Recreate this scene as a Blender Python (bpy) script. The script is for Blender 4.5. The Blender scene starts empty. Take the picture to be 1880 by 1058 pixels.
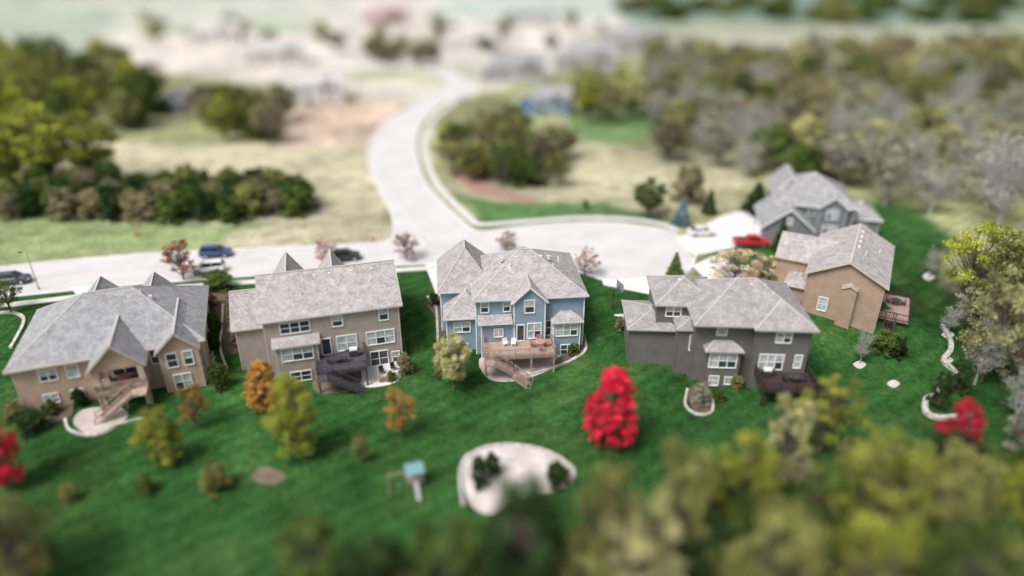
import bpy, math, random, bmesh
import numpy as np
from mathutils import Vector, Matrix
from mathutils.geometry import tessellate_polygon
rnd = random.Random(7)
sc = bpy.context.scene
sc.view_settings.view_transform = 'Standard'
try: sc.view_settings.look = 'None'
except Exception: pass
# ------------------------------------------------------------------ camera
H = 43.8; PD = 26.7; PR = math.radians(PD); CP, SP = math.cos(PR), math.sin(PR)
cam = bpy.data.cameras.new("camera"); camo = bpy.data.objects.new("camera", cam)
sc.collection.objects.link(camo); sc.camera = camo
camo.location = (0, 0, H); camo.rotation_euler = (math.radians(90) - PR, 0, 0)
cam.lens = 24; cam.sensor_width = 36; cam.clip_end = 6000; cam.clip_start = 0.5
cam.dof.use_dof = True; cam.dof.focus_distance = 86; cam.dof.aperture_fstop = 0.0086
cam.dof.aperture_blades = 0
# ------------------------------------------------------------------ terrain
def sm(t):
    t = min(1, max(0, t)); return t * t * (3 - 2 * t)
def T(x, y):
    a = sm((82 - y) / 12)
    b = sm((x - 50) / 10) * sm((104 - y) / 10)
    z = -2.6 * max(a, b) - 1.2 * sm((62 - y) / 35)
    if y > 170: z += 1.2 * sm((y - 170) / 80) * math.sin(x * .02 + y * .013)
    return z
def S(u, v, z=None):
    """plan position (metres) of image pixel (u, v), unprojected through the camera onto the terrain"""
    xp = (u - 940) / 1253; yp = (v - 529) / 1253  # u, v are image pixel coordinates, turned into a camera ray
    zz = 0 if z is None else z
    for i in range(12):
        t = (H - zz) / (SP + yp * CP)
        x = xp * t; y = (CP - yp * SP) * t
        if z is not None: break
        zz = zz * .4 + T(x, y) * .6
    return Vector((x, y, T(x, y) if z is None else z))
def depth(x, y, z): return y * CP + (H - z) * SP
# ------------------------------------------------------------------ materials
MATS = {}
def nt(name):
    m = bpy.data.materials.new(name); m.use_nodes = True
    n = m.node_tree; b = n.nodes["Principled BSDF"]
    return m, n, b
def mat(name, col, rough=.8, var=.18, scale=3.0, bump=.0, spec=.3, metal=0, stripe=None, fine=0):
    if name in MATS: return MATS[name]
    m, n, b = nt(name)
    b.inputs['Roughness'].default_value = rough; b.inputs['Metallic'].default_value = metal
    b.inputs['Specular IOR Level'].default_value = spec
    tc = n.nodes.new('ShaderNodeTexCoord')
    no = n.nodes.new('ShaderNodeTexNoise'); no.inputs['Scale'].default_value = scale; no.inputs['Detail'].default_value = 6
    n.links.new(tc.outputs['Object'], no.inputs['Vector'])
    mr = n.nodes.new('ShaderNodeMapRange'); mr.inputs[1].default_value = .3; mr.inputs[2].default_value = .7
    mr.inputs[3].default_value = 1 - var; mr.inputs[4].default_value = 1 + var
    n.links.new(no.outputs['Fac'], mr.inputs[0])
    vm = n.nodes.new('ShaderNodeVectorMath'); vm.operation = 'SCALE'
    vm.inputs[0].default_value = col[:3]
    n.links.new(mr.outputs[0], vm.inputs['Scale'])
    out = vm.outputs[0]; hsrc = no.outputs['Fac']
    if fine:
        vo = n.nodes.new('ShaderNodeTexVoronoi'); vo.inputs['Scale'].default_value = fine
        n.links.new(tc.outputs['Object'], vo.inputs['Vector'])
        sp = n.nodes.new('ShaderNodeSeparateColor'); n.links.new(vo.outputs['Color'], sp.inputs[0])
        m2 = n.nodes.new('ShaderNodeMapRange'); m2.inputs[3].default_value = .80; m2.inputs[4].default_value = 1.18
        n.links.new(sp.outputs[0], m2.inputs[0])
        v2 = n.nodes.new('ShaderNodeVectorMath'); v2.operation = 'SCALE'
        n.links.new(out, v2.inputs[0]); n.links.new(m2.outputs[0], v2.inputs['Scale']); out = v2.outputs[0]
    if stripe:
        ax, per, dark = stripe
        w = n.nodes.new('ShaderNodeTexWave'); w.bands_direction = ax; w.wave_profile = 'SAW'
        w.inputs['Scale'].default_value = 0.314 / per * 1.0; w.inputs['Distortion'].default_value = 0
        n.links.new(tc.outputs['Object'], w.inputs['Vector'])
        m3 = n.nodes.new('ShaderNodeMapRange'); m3.inputs[1].default_value = 0; m3.inputs[2].default_value = .25
        m3.inputs[3].default_value = dark; m3.inputs[4].default_value = 1
        n.links.new(w.outputs['Fac'], m3.inputs[0])
        v3 = n.nodes.new('ShaderNodeVectorMath'); v3.operation = 'SCALE'
        n.links.new(out, v3.inputs[0]); n.links.new(m3.outputs[0], v3.inputs['Scale']); out = v3.outputs[0]
    n.links.new(out, b.inputs['Base Color'])
    if bump:
        bp = n.nodes.new('ShaderNodeBump'); bp.inputs['Strength'].default_value = bump; bp.inputs['Distance'].default_value = .05
        n.links.new(hsrc, bp.inputs['Height']); n.links.new(bp.outputs[0], b.inputs['Normal'])
    MATS[name] = m; return m
def leafmat(name, col, col2):
    m, n, b = nt(name)
    b.inputs['Roughness'].default_value = .65; b.inputs['Specular IOR Level'].default_value = .2
    at = n.nodes.new('ShaderNodeAttribute'); at.attribute_name = 'clump'
    oi = n.nodes.new('ShaderNodeObjectInfo')
    mx = n.nodes.new('ShaderNodeMix'); mx.data_type = 'RGBA'
    mx.inputs[6].default_value = (*col, 1); mx.inputs[7].default_value = (*col2, 1)
    sp = n.nodes.new('ShaderNodeSeparateColor'); n.links.new(at.outputs['Color'], sp.inputs[0])
    n.links.new(sp.outputs[0], mx.inputs[0])
    ad = n.nodes.new('ShaderNodeMapRange'); ad.inputs[3].default_value = .75; ad.inputs[4].default_value = 1.25
    n.links.new(oi.outputs['Random'], ad.inputs[0])
    mu = n.nodes.new('ShaderNodeMapRange'); mu.inputs[3].default_value = .5; mu.inputs[4].default_value = 1.5
    n.links.new(sp.outputs[1], mu.inputs[0])
    ml = n.nodes.new('ShaderNodeMath'); ml.operation = 'MULTIPLY'
    n.links.new(ad.outputs[0], ml.inputs[0]); n.links.new(mu.outputs[0], ml.inputs[1])
    vs = n.nodes.new('ShaderNodeVectorMath'); vs.operation = 'SCALE'
    n.links.new(mx.outputs[2], vs.inputs[0]); n.links.new(ml.outputs[0], vs.inputs['Scale'])
    n.links.new(vs.outputs[0], b.inputs['Base Color'])
    tr = n.nodes.new('ShaderNodeBsdfTranslucent'); n.links.new(vs.outputs[0], tr.inputs['Color'])
    ms = n.nodes.new('ShaderNodeMixShader'); ms.inputs[0].default_value = .38
    o = n.nodes['Material Output']
    n.links.new(b.outputs[0], ms.inputs[1]); n.links.new(tr.outputs[0], ms.inputs[2]); n.links.new(ms.outputs[0], o.inputs['Surface'])
    return m
LEAF = {
 'green': leafmat('leaf_green', (.085,.145,.03), (.16,.22,.05)),
 'dark': leafmat('leaf_dark', (.028,.068,.018), (.06,.115,.03)),
 'yg': leafmat('leaf_yellowgreen', (.27,.32,.045), (.45,.45,.08)),
 'olive': leafmat('leaf_olive', (.21,.23,.07), (.36,.345,.12)),
 'orange': leafmat('leaf_orange', (.45,.23,.05), (.56,.35,.10)),
 'rust': leafmat('leaf_rust', (.34,.16,.10), (.46,.28,.18)),
 'pink': leafmat('leaf_pink', (.52,.36,.31), (.60,.46,.40)),
 'peach': leafmat('leaf_peach', (.74,.58,.38), (.82,.73,.54)),
 'cream': leafmat('leaf_cream', (.40,.40,.18), (.56,.52,.27)),
 'red': leafmat('leaf_red', (.55,.015,.045), (.80,.06,.12)),
 'brown': leafmat('leaf_brown', (.26,.235,.13), (.38,.33,.20)),
 'gray': leafmat('leaf_gray', (.34,.34,.24), (.46,.45,.33)),
 'blue': leafmat('leaf_blue', (.14,.22,.25), (.24,.34,.37)),
}
BARK = mat('bark', (.15,.12,.10), .9, .3, 4)
BARKG = mat('bark_grey', (.35,.35,.33), .9, .25, 4)
# ------------------------------------------------------------------ mesh utils
def mkobj(name, verts, faces, mats, fm=None, parent=None, loc=None, smooth=False):
    me = bpy.data.meshes.new(name); me.from_pydata(verts, [], faces)
    for m in mats: me.materials.append(m)
    if fm is not None: me.polygons.foreach_set('material_index', fm)
    if smooth: me.polygons.foreach_set('use_smooth', [True] * len(faces))
    me.update()
    ob = bpy.data.objects.new(name, me); sc.collection.objects.link(ob)
    if loc is not None: ob.location = loc
    if parent: ob.parent = parent
    return ob
BF = [(0,3,2,1),(4,5,6,7),(0,1,5,4),(1,2,6,5),(2,3,7,6),(3,0,4,7)]
class B:
    """one real object: parts collected by material, parented to one empty"""
    def __init__(s, name, loc, rot=0, scale=1):
        s.name = name; s.loc = loc; s.rot = rot; s.p = {}; s.scale = scale
    def _g(s, part, m):
        k = (part, m.name)
        if k not in s.p: s.p[k] = ([], [], m)
        return s.p[k]
    def box(s, part, m, x0, x1, y0, y1, z0, z1):
        v, f, _ = s._g(part, m); n = len(v)
        v += [(x0,y0,z0),(x1,y0,z0),(x1,y1,z0),(x0,y1,z0),(x0,y0,z1),(x1,y0,z1),(x1,y1,z1),(x0,y1,z1)]
        f += [tuple(i + n for i in q) for q in BF]
    def poly(s, part, m, pts):
        v, f, _ = s._g(part, m); n = len(v); v += [tuple(p) for p in pts]; f.append(tuple(range(n, n + len(pts))))
    def beam(s, part, m, a, b, w, h=None):
        h = h or w; a = Vector(a); b = Vector(b); d = (b - a).normalized()
        up = Vector((0,0,1)) if abs(d.z) < .95 else Vector((0,1,0))
        sx = d.cross(up).normalized() * w / 2; sy = sx.cross(d).normalized() * h / 2
        v, f, _ = s._g(part, m); n = len(v)
        for q in (a, b): v += [tuple(q - sx - sy), tuple(q + sx - sy), tuple(q + sx + sy), tuple(q - sx + sy)]
        f += [tuple(i + n for i in q) for q in BF]
    def cyl(s, part, m, a, b, r0, r1=None, n=10):
        r1 = r0 if r1 is None else r1
        a = Vector(a); b = Vector(b); d = (b - a).normalized()
        up = Vector((0,0,1)) if abs(d.z) < .95 else Vector((0,1,0))
        sx = d.cross(up).normalized(); sy = sx.cross(d).normalized()
        v, f, _ = s._g(part, m); k = len(v)
        for q, r in ((a, r0), (b, r1)):
            for i in range(n):
                t = 2 * math.pi * i / n; v.append(tuple(q + sx * r * math.cos(t) + sy * r * math.sin(t)))
        for i in range(n): f.append((k + i, k + (i + 1) % n, k + n + (i + 1) % n, k + n + i))
        f.append(tuple(k + i for i in range(n))[::-1]); f.append(tuple(k + n + i for i in range(n)))
    def done(s):
        e = bpy.data.objects.new(s.name, None); sc.collection.objects.link(e)
        e.location = s.loc; e.rotation_euler = (0, 0, s.rot); e.empty_display_size = .5; e.scale = (s.scale,)*3
        for (part, mn), (v, f, m) in s.p.items():
            mkobj(part, v, f, [m], parent=e)
        return e
# ------------------------------------------------------------------ house kit
ROOF = mat('roof_shingle', (.30,.28,.275), .9, .18, .9, .2, .2, fine=5)
ROOFB = mat('roof_shingle_light', (.36,.33,.325), .9, .18, .9, .2, .2, fine=5)
ROOFG = mat('roof_shingle_grey', (.285,.285,.29), .9, .18, .9, .2, .2, fine=5)
RIDGE = mat('ridge_cap', (.46,.43,.42), .9, .1, 6)
WHITE = mat('white_trim', (.80,.79,.78), .6, .05, 3)
BLIND = mat('window_blind', (.40,.45,.45), .25, .35, 1.4, spec=.6)
GLASS = mat('window_glass', (.04,.05,.065), .08, .3, 1.0, spec=.7)
CONC = mat('concrete', (.58,.55,.54), .9, .10, .6, .1)
STONE = mat('stone_edging', (.44,.42,.39), .9, .3, 2.5, .4, fine=2.5)
VENT = mat('vent_metal', (.66,.64,.63), .5, .1, 3)
class House(B):
    roof = ROOF
    def hip(s, x0, x1, y0, y1, z, pitch=.6, oh=.45, trim=None):
        trim = trim or s.trim
        X0, X1, Y0, Y1 = x0 - oh, x1 + oh, y0 - oh, y1 + oh
        w, d = X1 - X0, Y1 - Y0; r = min(w, d) / 2; h = r * pitch
        if w >= d: a = (X0 + r, (Y0 + Y1) / 2, z + h); b = (X1 - r, (Y0 + Y1) / 2, z + h)
        else: a = ((X0 + X1) / 2, Y0 + r, z + h); b = ((X0 + X1) / 2, Y1 - r, z + h)
        A, Bq, C, D = (X0,Y0,z),(X1,Y0,z),(X1,Y1,z),(X0,Y1,z)
        if w >= d: fs = [(A,Bq,b,a),(Bq,C,b),(C,D,a,b),(D,A,a)]; hips = [(A,a),(D,a),(Bq,b),(C,b)]
        else: fs = [(A,Bq,a),(Bq,C,b,a),(C,D,b),(D,A,a,b)]; hips = [(A,a),(Bq,a),(C,b),(D,b)]
        for f in fs: s.poly('roof', s.roof, f)
        s.box('fascia', trim, X0, X1, Y0, Y1, z - .2, z - .003)
        if (Vector(a) - Vector(b)).length > .1: s.beam('ridge_caps', RIDGE, a, b, .22, .07)
        for p, q in hips: s.beam('ridge_caps', RIDGE, p, q, .15, .06)
        s.gut(X0, X1, Y0, z)
        return z + h
    def gut(s, X0, X1, Y0, z):
        s.box('gutters', s.trim, X0, X1, Y0 - .12, Y0 - .004, z - .15, z - .01)
    def gable(s, x0, x1, y0, y1, zt, pitch=.6, oh=.4, axis='x', wall=None, trim=None):
        trim = trim or s.trim; wall = wall or s.wall
        def M(a, b, z): return (a, b, z) if axis == 'x' else (b, a, z)
        if axis == 'x': L0, L1, W0, W1 = x0, x1, y0, y1
        else: L0, L1, W0, W1 = y0, y1, x0, x1
        mid = (W0 + W1) / 2; half = (W1 - W0) / 2
        e = zt - oh * pitch + .18; top = zt + half * pitch + .18
        a, b = L0 - oh, L1 + oh
        for sgn, W in ((-1, W0 - oh), (1, W1 + oh)):
            s.poly('roof', s.roof, [M(a, W, e), M(b, W, e), M(b, mid, top), M(a, mid, top)])
            s.poly('fascia', trim, [M(a, W, e - .17), M(b, W, e - .17), M(b, mid, top - .17), M(a, mid, top - .17)])
            s.poly('fascia', trim, [M(a, W, e - .17), M(b, W, e - .17), M(b, W, e), M(a, W, e)])
            for q, o in ((a, -.02), (b, .02)):
                s.beam('rake_boards', trim, M(q + o, W, e - .09), M(q + o, mid, top - .09), .05, .2)
        s.beam('ridge_caps', RIDGE, M(a, mid, top + .01), M(b, mid, top + .01), .22, .07)
        p = [(W0, zt), (W1, zt), (mid, zt + half * pitch)]
        for L in (L0, L1): s.poly('walls', wall, [M(L, q, z) for q, z in p])
        return top
    def blk(s, x0, x1, y0, y1, z0, z1, wall=None):
        s.box('walls', wall or s.wall, x0, x1, y0, y1, z0, z1)
        for x in (x0, x1):
            s.box('corner_boards', s.trim2, x - .07, x + .07, y0 - .03, y0 + .1, z0, z1 - .22)
    def ob(s, part, m, face, wl, u0, u1, z0, z1, d0, d1):
        if face == 'S': s.box(part, m, u0, u1, wl - d1, wl - d0, z0, z1)
        elif face == 'N': s.box(part, m, u0, u1, wl + d0, wl + d1, z0, z1)
        elif face == 'W': s.box(part, m, wl - d1, wl - d0, u0, u1, z0, z1)
        else: s.box(part, m, wl + d0, wl + d1, u0, u1, z0, z1)
    def win(s, face, wl, c, z, w, h, n=1, g=None, rail=True):
        g = g or rnd.choice([GLASS, BLIND, BLIND])
        s.ob('window_panes', g, face, wl, c - w/2, c + w/2, z, z + h, .0, .03)
        t = .11
        s.ob('window_frames', WHITE, face, wl, c - w/2 - t, c - w/2, z - t, z + h + t, .0, .09)
        s.ob('window_frames', WHITE, face, wl, c + w/2, c + w/2 + t, z - t, z + h + t, .0, .09)
        s.ob('window_frames', WHITE, face, wl, c - w/2, c + w/2, z + h, z + h + t, .0, .088)
        s.ob('window_frames', WHITE, face, wl, c - w/2, c + w/2, z - t, z, .0, .12)
        for i in range(1, n):
            u = c - w/2 + w * i / n
            s.ob('window_frames', WHITE, face, wl, u - .06, u + .06, z, z + h, .0, .085)
        if rail and h > 1:
            for i in range(n):
                u = c - w/2 + w * i / n; s.ob('window_frames', WHITE, face, wl, u + (.06 if i else 0), u + w/n - (.06 if i < n-1 else 0), z + h*.5 - .03, z + h*.5 + .03, .0, .07)
                if g is BLIND and rnd.random() < .5:
                    s.ob('window_panes', GLASS, face, wl, u + .07, u + w/n - .07, z + .02, z + h*.48, .031, .036)
    def rail(s, m, a, b, h=1.0):
        a = Vector(a); b = Vector(b); L = (b - a).length; n = max(1, int(L / .22))
        up = Vector((0,0,h))
        s.beam('railing', m, a + up, b + up, .1, .07); s.beam('railing', m, a + up*.12, b + up*.12, .06, .06)
        for i in range(n + 1):
            q = a.lerp(b, i / n); big = i % 8 == 0 or i == n
            s.beam('railing', m, q, q + up * (1.08 if big else .97), .11 if big else .035)
    def deck(s, m, x0, x1, y0, y1, z, gz, rails='SWE', floor=None):
        s.box('deck_floor', floor or m, x0, x1, y0, y1 - .01, z - .12, z)
        s.box('deck_joists', m, x0 + .04, x1 - .04, y0 + .04, y1 - .02, z - .35, z - .125)
        n = max(1, round((x1 - x0) / 3))
        for i in range(n + 1):
            x = x0 + .15 + (x1 - x0 - .3) * i / n
            s.box('deck_posts', m, x - .1, x + .1, y0 + .1, y0 + .3, gz, z - .35)
        if 'S' in rails: s.rail(m, (x0 + .06, y0 + .06, z), (x1 - .06, y0 + .06, z))
        if 'N' in rails: s.rail(m, (x0 + .06, y1 - .06, z), (x1 - .06, y1 - .06, z))
        if 'W' in rails: s.rail(m, (x0 + .06, y0 + .2, z), (x0 + .06, y1 - .1, z))
        if 'E' in rails: s.rail(m, (x1 - .06, y0 + .2, z), (x1 - .06, y1 - .1, z))
    def stairs(s, m, a, d, w, z0, z1):
        """a: top centre (x,y); d: plan direction; runs down z0->z1"""
        d = Vector((d[0], d[1], 0)).normalized(); sd = Vector((-d.y, d.x, 0))
        n = max(2, int((z0 - z1) / .18)); run = .27
        a = Vector((a[0], a[1], z0))
        for i in range(n):
            p = a + d * (run * (i + .5)) + Vector((0,0,-(z0 - z1) * (i + 1) / n))
            s.beam('stair_treads', m, p - sd * w/2, p + sd * w/2, run + .02, .05)
        e = a + d * run * n + Vector((0,0,z1 - z0))
        for k in (-1, 1):
            s.beam('stair_stringers', m, a + sd*w/2*k, e + sd*w/2*k, .06, .28)
            s.rail(m, a + sd*w/2*k, e + sd*w/2*k, .95)
        return e
    def vents(s, pts):
        for x, y, z in pts:
            s.box('roof_vents', VENT, x - .18, x + .18, y - .18, y + .18, z - .3, z + .18)
    def pipes(s, pts):
        for x, y, z in pts: s.cyl('vent_pipes', WHITE, (x, y, z - .4), (x, y, z + .45), .07, n=8)

def siding(name, col, ax='Z', per=.2, dark=.8): return mat(name, col, .8, .12, .8, .0, .25, stripe=(ax, per, dark))
W1 = siding('siding_tan', (.48,.36,.275), 'X', .4, .86)
W2 = siding('siding_greige', (.38,.325,.285), 'X', .4, .84)
W3 = siding('siding_blue', (.235,.325,.395), 'Z', .2, .85)
W4 = siding('siding_olive_grey', (.15,.142,.132), 'Z', .2, .84)
W5 = siding('siding_brown_tan', (.38,.275,.205), 'X', .4, .86)
W6 = siding('siding_slate', (.19,.20,.215), 'Z', .2, .84)
TR1 = mat('trim_tan', (.54,.44,.36), .7, .05); TR2 = mat('trim_greige', (.52,.47,.43), .7, .05)
TR3 = mat('trim_blue', (.46,.51,.55), .7, .05); TR4 = mat('trim_grey', (.33,.31,.29), .7, .05)
TR4b = mat('trim_dark', (.13,.12,.11), .7, .05)
D1 = mat('deck_tan', (.40,.30,.245), .8, .2, 2, stripe=('X', .15, .7))
D2 = mat('deck_charcoal', (.075,.068,.08), .7, .2, 2, stripe=('X', .15, .7))
D3 = mat('deck_cedar', (.38,.27,.225), .8, .2, 2, stripe=('X', .15, .72))
D4 = mat('deck_maroon', (.055,.033,.035), .7, .2, 2, stripe=('X', .15, .7))
# ---- tan ranch house (left)
h = House('tan_house', (-54.0, 61.6, 0), math.radians(20)); h.wall, h.trim, h.trim2 = W1, TR1, TR1; h.roof = ROOFG
h.blk(0, 19, 0, 14, -4.2, 2.95); h.hip(0, 19, 0, 14, 3, .62, .5)
h.gable(8.1, 13.1, -3, 8, 3.0, 1.0, .45, 'y')
h.box('walls', W1, 8.1, 13.1, -3.0, -2.7, 2.5, 3.0)
for x in (8.4, 12.8):
    h.box('porch_columns', TR1, x - .3, x + .3, -3.05, -2.45, -4, 2.5)
h.deck(D1, 8.0, 13.2, -3.3, 0, 0, -4, 'SWE')
h.stairs(D1, (11.6, -4.1), (-1, -.12), 1.4, -.1, -2.9); h.box('deck_floor', D1, 11.5, 13.1, -4.9, -3.32, -.22, -.1)
h.blk(14.6, 18.6, -1.4, 2, -4.2, 2.95); h.gable(14.6, 18.6, -1.4, 7, 3.0, .95, .4, 'y')
h.gable(4.5, 9.5, 8, 15.5, 3.0, 1.05, .4, 'y'); h.gable(11, 15.5, 8, 15, 3.0, 1.1, .4, 'y')
h.blk(4.5, 9.5, 13, 15.5, -.3, 3.0)
h.win('S', 0, 3.2, .9, 1.6, 1.3, 2, BLIND); h.win('S', 0, 5.6, .8, 1.1, 1.6, 1, BLIND)
h.win('S', 0, 2.8, -2.0, 1.3, 1.1, 2, BLIND); h.win('S', 0, 5.4, -2.1, 1.2, 1.2, 1, BLIND)
h.win('S', 0, 10.6, .1, 2.4, 2.2, 2, GLASS); h.win('S', 0, 10.4, -2.6, 2.0, 2.1, 2, GLASS)
h.win('S', -1.4, 15.8, .7, 1.0, 1.7, 1, GLASS); h.win('S', -1.4, 16.4, -2.4, 1.7, 1.9, 2, BLIND)
h.win('S', -1.4, 17.5, .7, .9, 1.7, 1, BLIND)
h.win('S', 0, 13.9, .8, .7, 1.7, 1, GLASS); h.win('E', 18.6, -.7, -2.4, .8, 1.9, 1, BLIND); h.win('E', 18.6, -.7, .7, .8, 1.7, 1, BLIND)
h.pipes([(5, 4.2, 5.6), (5.8, 4.6, 5.9), (13, 6.2, 7.0), (3.5, 3, 5.1)]); h.vents([(7, 6.2, 6.9), (10.5, 6.3, 7.0), (14, 5.6, 6.6)])
h.done()
# ---- greige two-storey house
h = House('greige_house', (-28.4, 67.6, 0), math.radians(16)); h.wall, h.trim, h.trim2 = W2, TR2, TR2; h.roof = ROOFB
h.blk(0, 15.4, 0, 11, -3.6, 5.6); t = h.gable(0, 15.4, 0, 11, 5.6, .56, .45, 'x')
h.gable(1.0, 4.7, 5.5, 12.4, 5.6, 1.45, .35, 'y'); h.gable(6.6, 10.0, 5.5, 12.2, 5.6, 1.38, .35, 'y')
h.blk(-3.6, .5, 3.5, 11.5, -3, 3.2); h.gable(-3.6, .2, 3.5, 11.5, 3.2, .7, .4, 'x')
h.blk(1.0, 5.6, -1.0, 1, -3.4, 2.55)
h.poly('roof', ROOFB, [(.6, -1.4, 2.55), (6.0, -1.4, 2.55), (6.0, .0, 3.15), (.6, .0, 3.15)]); h.box('fascia', TR2, .6, 6.0, -1.4, 0, 2.38, 2.54)
h.win('S', 0, 3.4, 3.6, 3.2, 1.3, 3, GLASS); h.win('S', 0, 8.2, 3.7, 1.1, 1.3, 1, BLIND); h.win('S', 0, 13.6, 3.7, 1.0, 1.5, 1, BLIND)
h.win('S', -1.0, 3.3, .5, 3.4, 1.6, 3, BLIND); h.win('S', 0, 6.6, .05, .95, 2.1, 1, GLASS, False); h.win('S', 0, 9.0, .3, 2.2, 1.9, 2, BLIND)
h.win('S', 0, 13.0, .5, 3.2, 1.7, 3, BLIND); h.win('S', 0, 12.6, -2.6, 2.0, 2.0, 2, GLASS); h.win('S', 0, 8.2, -2.6, 1.8, 2.0, 2, GLASS); h.win('S', 0, 14.6, -2.4, .8, 1.4, 1, BLIND)
h.win('S', -1.0, 3.3, -2.4, 2.2, 1.2, 2, GLASS)
h.deck(D2, 5.2, 10.9, -4.2, 0, 0, -3.6, 'SWE'); h.stairs(D2, (6.4, -4.9), (1, 0), 1.3, -.1, -2.7)
h.box('deck_floor', D2, 5.2, 6.4, -5.5, -4.22, -.22, -.1)
h.pipes([(3, 3.2, 7.4), (4.5, 2.4, 7.0), (9, 3.5, 7.6), (12.6, 3.1, 7.4), (7.3, 2.5, 7.0)]); h.vents([(6.2, 4.7, 8.3), (8, 4.7, 8.3), (10.6, 4.7, 8.3), (13, 4.7, 8.3)])
h.done()
# ---- blue house
h = House('blue_house', (-8.0, 72.6, 0), math.radians(6)); h.wall, h.trim, h.trim2 = W3, TR3, WHITE; h.roof = ROOFB
h.blk(3.6, 17, 0, 12, -3.4, 5.5); h.hip(3.6, 17, 0, 12, 5.55, .58, .45)
h.blk(-.6, 6, 4.2, 13.5, -3.2, 4.7); h.hip(-.6, 6, 4.2, 13.5, 4.75, 1.2, .4)
h.blk(0, 3.8, .8, 5, -3.4, 2.7); h.hip(0, 5, .8, 7.0, 2.75, .8, .4)
h.blk(8.2, 12.0, -.9, 2, -3.4, 5.5); h.gable(8.2, 12.0, -.9, 6, 5.5, .95, .35, 'y', trim=WHITE)
h.blk(13.1, 16.4, -1.1, 1, -3.4, 2.5); h.hip(13.1, 16.4, -1.1, 1.6, 2.55, .6, .35)
h.poly('roof', ROOFB, [(3.8, -1.3, 2.75), (8.0, -1.3, 2.75), (8.0, .0, 3.35), (3.8, .0, 3.35)]); h.box('fascia', WHITE, 3.8, 8.0, -1.3, 0, 2.58, 2.74)
h.blk(4.2, 8.2, -.8, 1, -3.4, 2.6)
h.win('S', .8, 1.9, .7, 1.9, 1.3, 2, BLIND); h.win('S', 0, 4.7, 3.75, .9, 1.3, 1, BLIND); h.win('S', 0, 7.4, 3.75, .8, 1.3, 1, BLIND)
h.win('S', -.9, 10.1, 3.9, 1.1, 1.6, 1, BLIND); h.win('S', -.8, 6.3, .7, 1.0, 1.0, 2, BLIND); h.win('S', -.9, 9.0, .05, .8, 2.1, 1, GLASS, False)
h.win('S', -.9, 10.7, .3, 1.6, 2.0, 2, BLIND); h.win('S', -1.1, 14.75, .5, 2.6, 1.5, 3, BLIND); h.win('W', 13.1, -.5, .5, .6, 1.5, 1, BLIND)
h.win('S', -1.1, 14.9, -2.2, 1.6, 1.3, 2, GLASS); h.win('S', -.9, 9.8, -2.6, 2.0, 2.0, 2, GLASS); h.win('S', .8, 1.9, -2.2, 1.2, 1.1, 1, BLIND); h.win('S', 0, 12.6, .1, .6, 2, 1, GLASS)
h.deck(D3, 4.3, 12.8, -4.6, -.9, 0, -3.6, 'SWE'); e = h.stairs(D3, (5.4, -5.3), (1, 0), 1.3, -.15, -1.7)
h.box('deck_floor', D3, 4.2, 5.4, -6.0, -4.62, -.27, -.15); h.stairs(D3, (7.6, -6.3), (1, -.35), 1.3, -1.4, -2.9)
h.pipes([(6, 4, 8.0), (13.6, 3.6, 7.8), (14.4, 4.6, 8.3), (8.2, 3.7, 8.0)]); h.vents([(12.2, 5.0, 8.6), (13.2, 5.0, 8.5), (7.2, 5, 8.5), (9, 5, 8.6)])
h.done()
# ---- olive grey house
h = House('grey_house', (21.0, 66.6, 0), math.radians(-3)); h.wall, h.trim, h.trim2 = W4, TR4, TR4b; h.roof = ROOF
h.blk(0, 7.2, 1.2, 11, -3.8, 5.5); h.blk(6.6, 12.6, 0, 10, -3.8, 5.5)
h.hip(0, 12.6, .6, 11, 5.55, .58, .5); h.hip(6.6, 12.6, -.1, 8, 5.56, .55, .5)
h.blk(-3.8, .5, 5.2, 12.4, -3.5, 5.5); h.hip(-3.8, 3, 5.2, 12.4, 5.53, .5, .45)
h.blk(-7.0, -1.4, 4.4, 11.2, -3.5, 2.5); h.hip(-7.0, -1.4, 4.4, 11.2, 2.55, .32, .4)
h.blk(-1.6, 1.4, 2.6, 6, -3.8, 3.6); h.hip(-1.6, 1.4, 2.6, 6, 3.65, .3, .3)
h.blk(1.4, 5.2, .1, 2, -3.8, 2.3); h.hip(1.4, 5.2, .1, 1.9, 2.35, .6, .3)
h.blk(-3, 1, 12, 16, -.3, 2.9); h.hip(-3, 1, 12, 16, 2.95, .4, .4)
h.win('S', 5.2, -1.9, 3.9, 1.7, 1.2, 2, BLIND); h.win('S', 1.2, 3.0, 3.8, 1.0, 1.0, 1, BLIND); h.win('S', 0, 9.6, 3.7, 1.6, 1.2, 2, BLIND)
h.win('S', 2.6, .3, .8, .8, 2.0, 1, BLIND); h.win('S', .1, 3.3, .1, 3.0, 1.7, 3, BLIND); h.win('S', 0, 8.7, .1, 2.6, 1.9, 3, BLIND)
h.win('S', .1, 2.6, -2.4, 1.0, 1.2, 1, BLIND); h.win('S', .1, 4.4, -2.2, 1.0, .9, 1, BLIND); h.win('S', 0, 11.7, .4, .7, 1.6, 1, BLIND); h.win('S', 0, 9.2, -2.7, 1.8, 2.0, 2, GLASS)
h.deck(D4, 7.0, 13.0, -3.8, 0, -.3, -4, 'SWE'); h.stairs(D4, (13.1, -2.8), (1, -.1), 1.2, -.35, -3.0)
h.pipes([(4, 3.5, 7.1), (5, 4.6, 7.7), (9, 4, 7.5)]); h.vents([(5.2, 5.2, 8.2), (6.6, 5.2, 8.3), (8.2, 5.2, 8.2), (-1, 8.2, 7.2)])
h.done()
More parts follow.
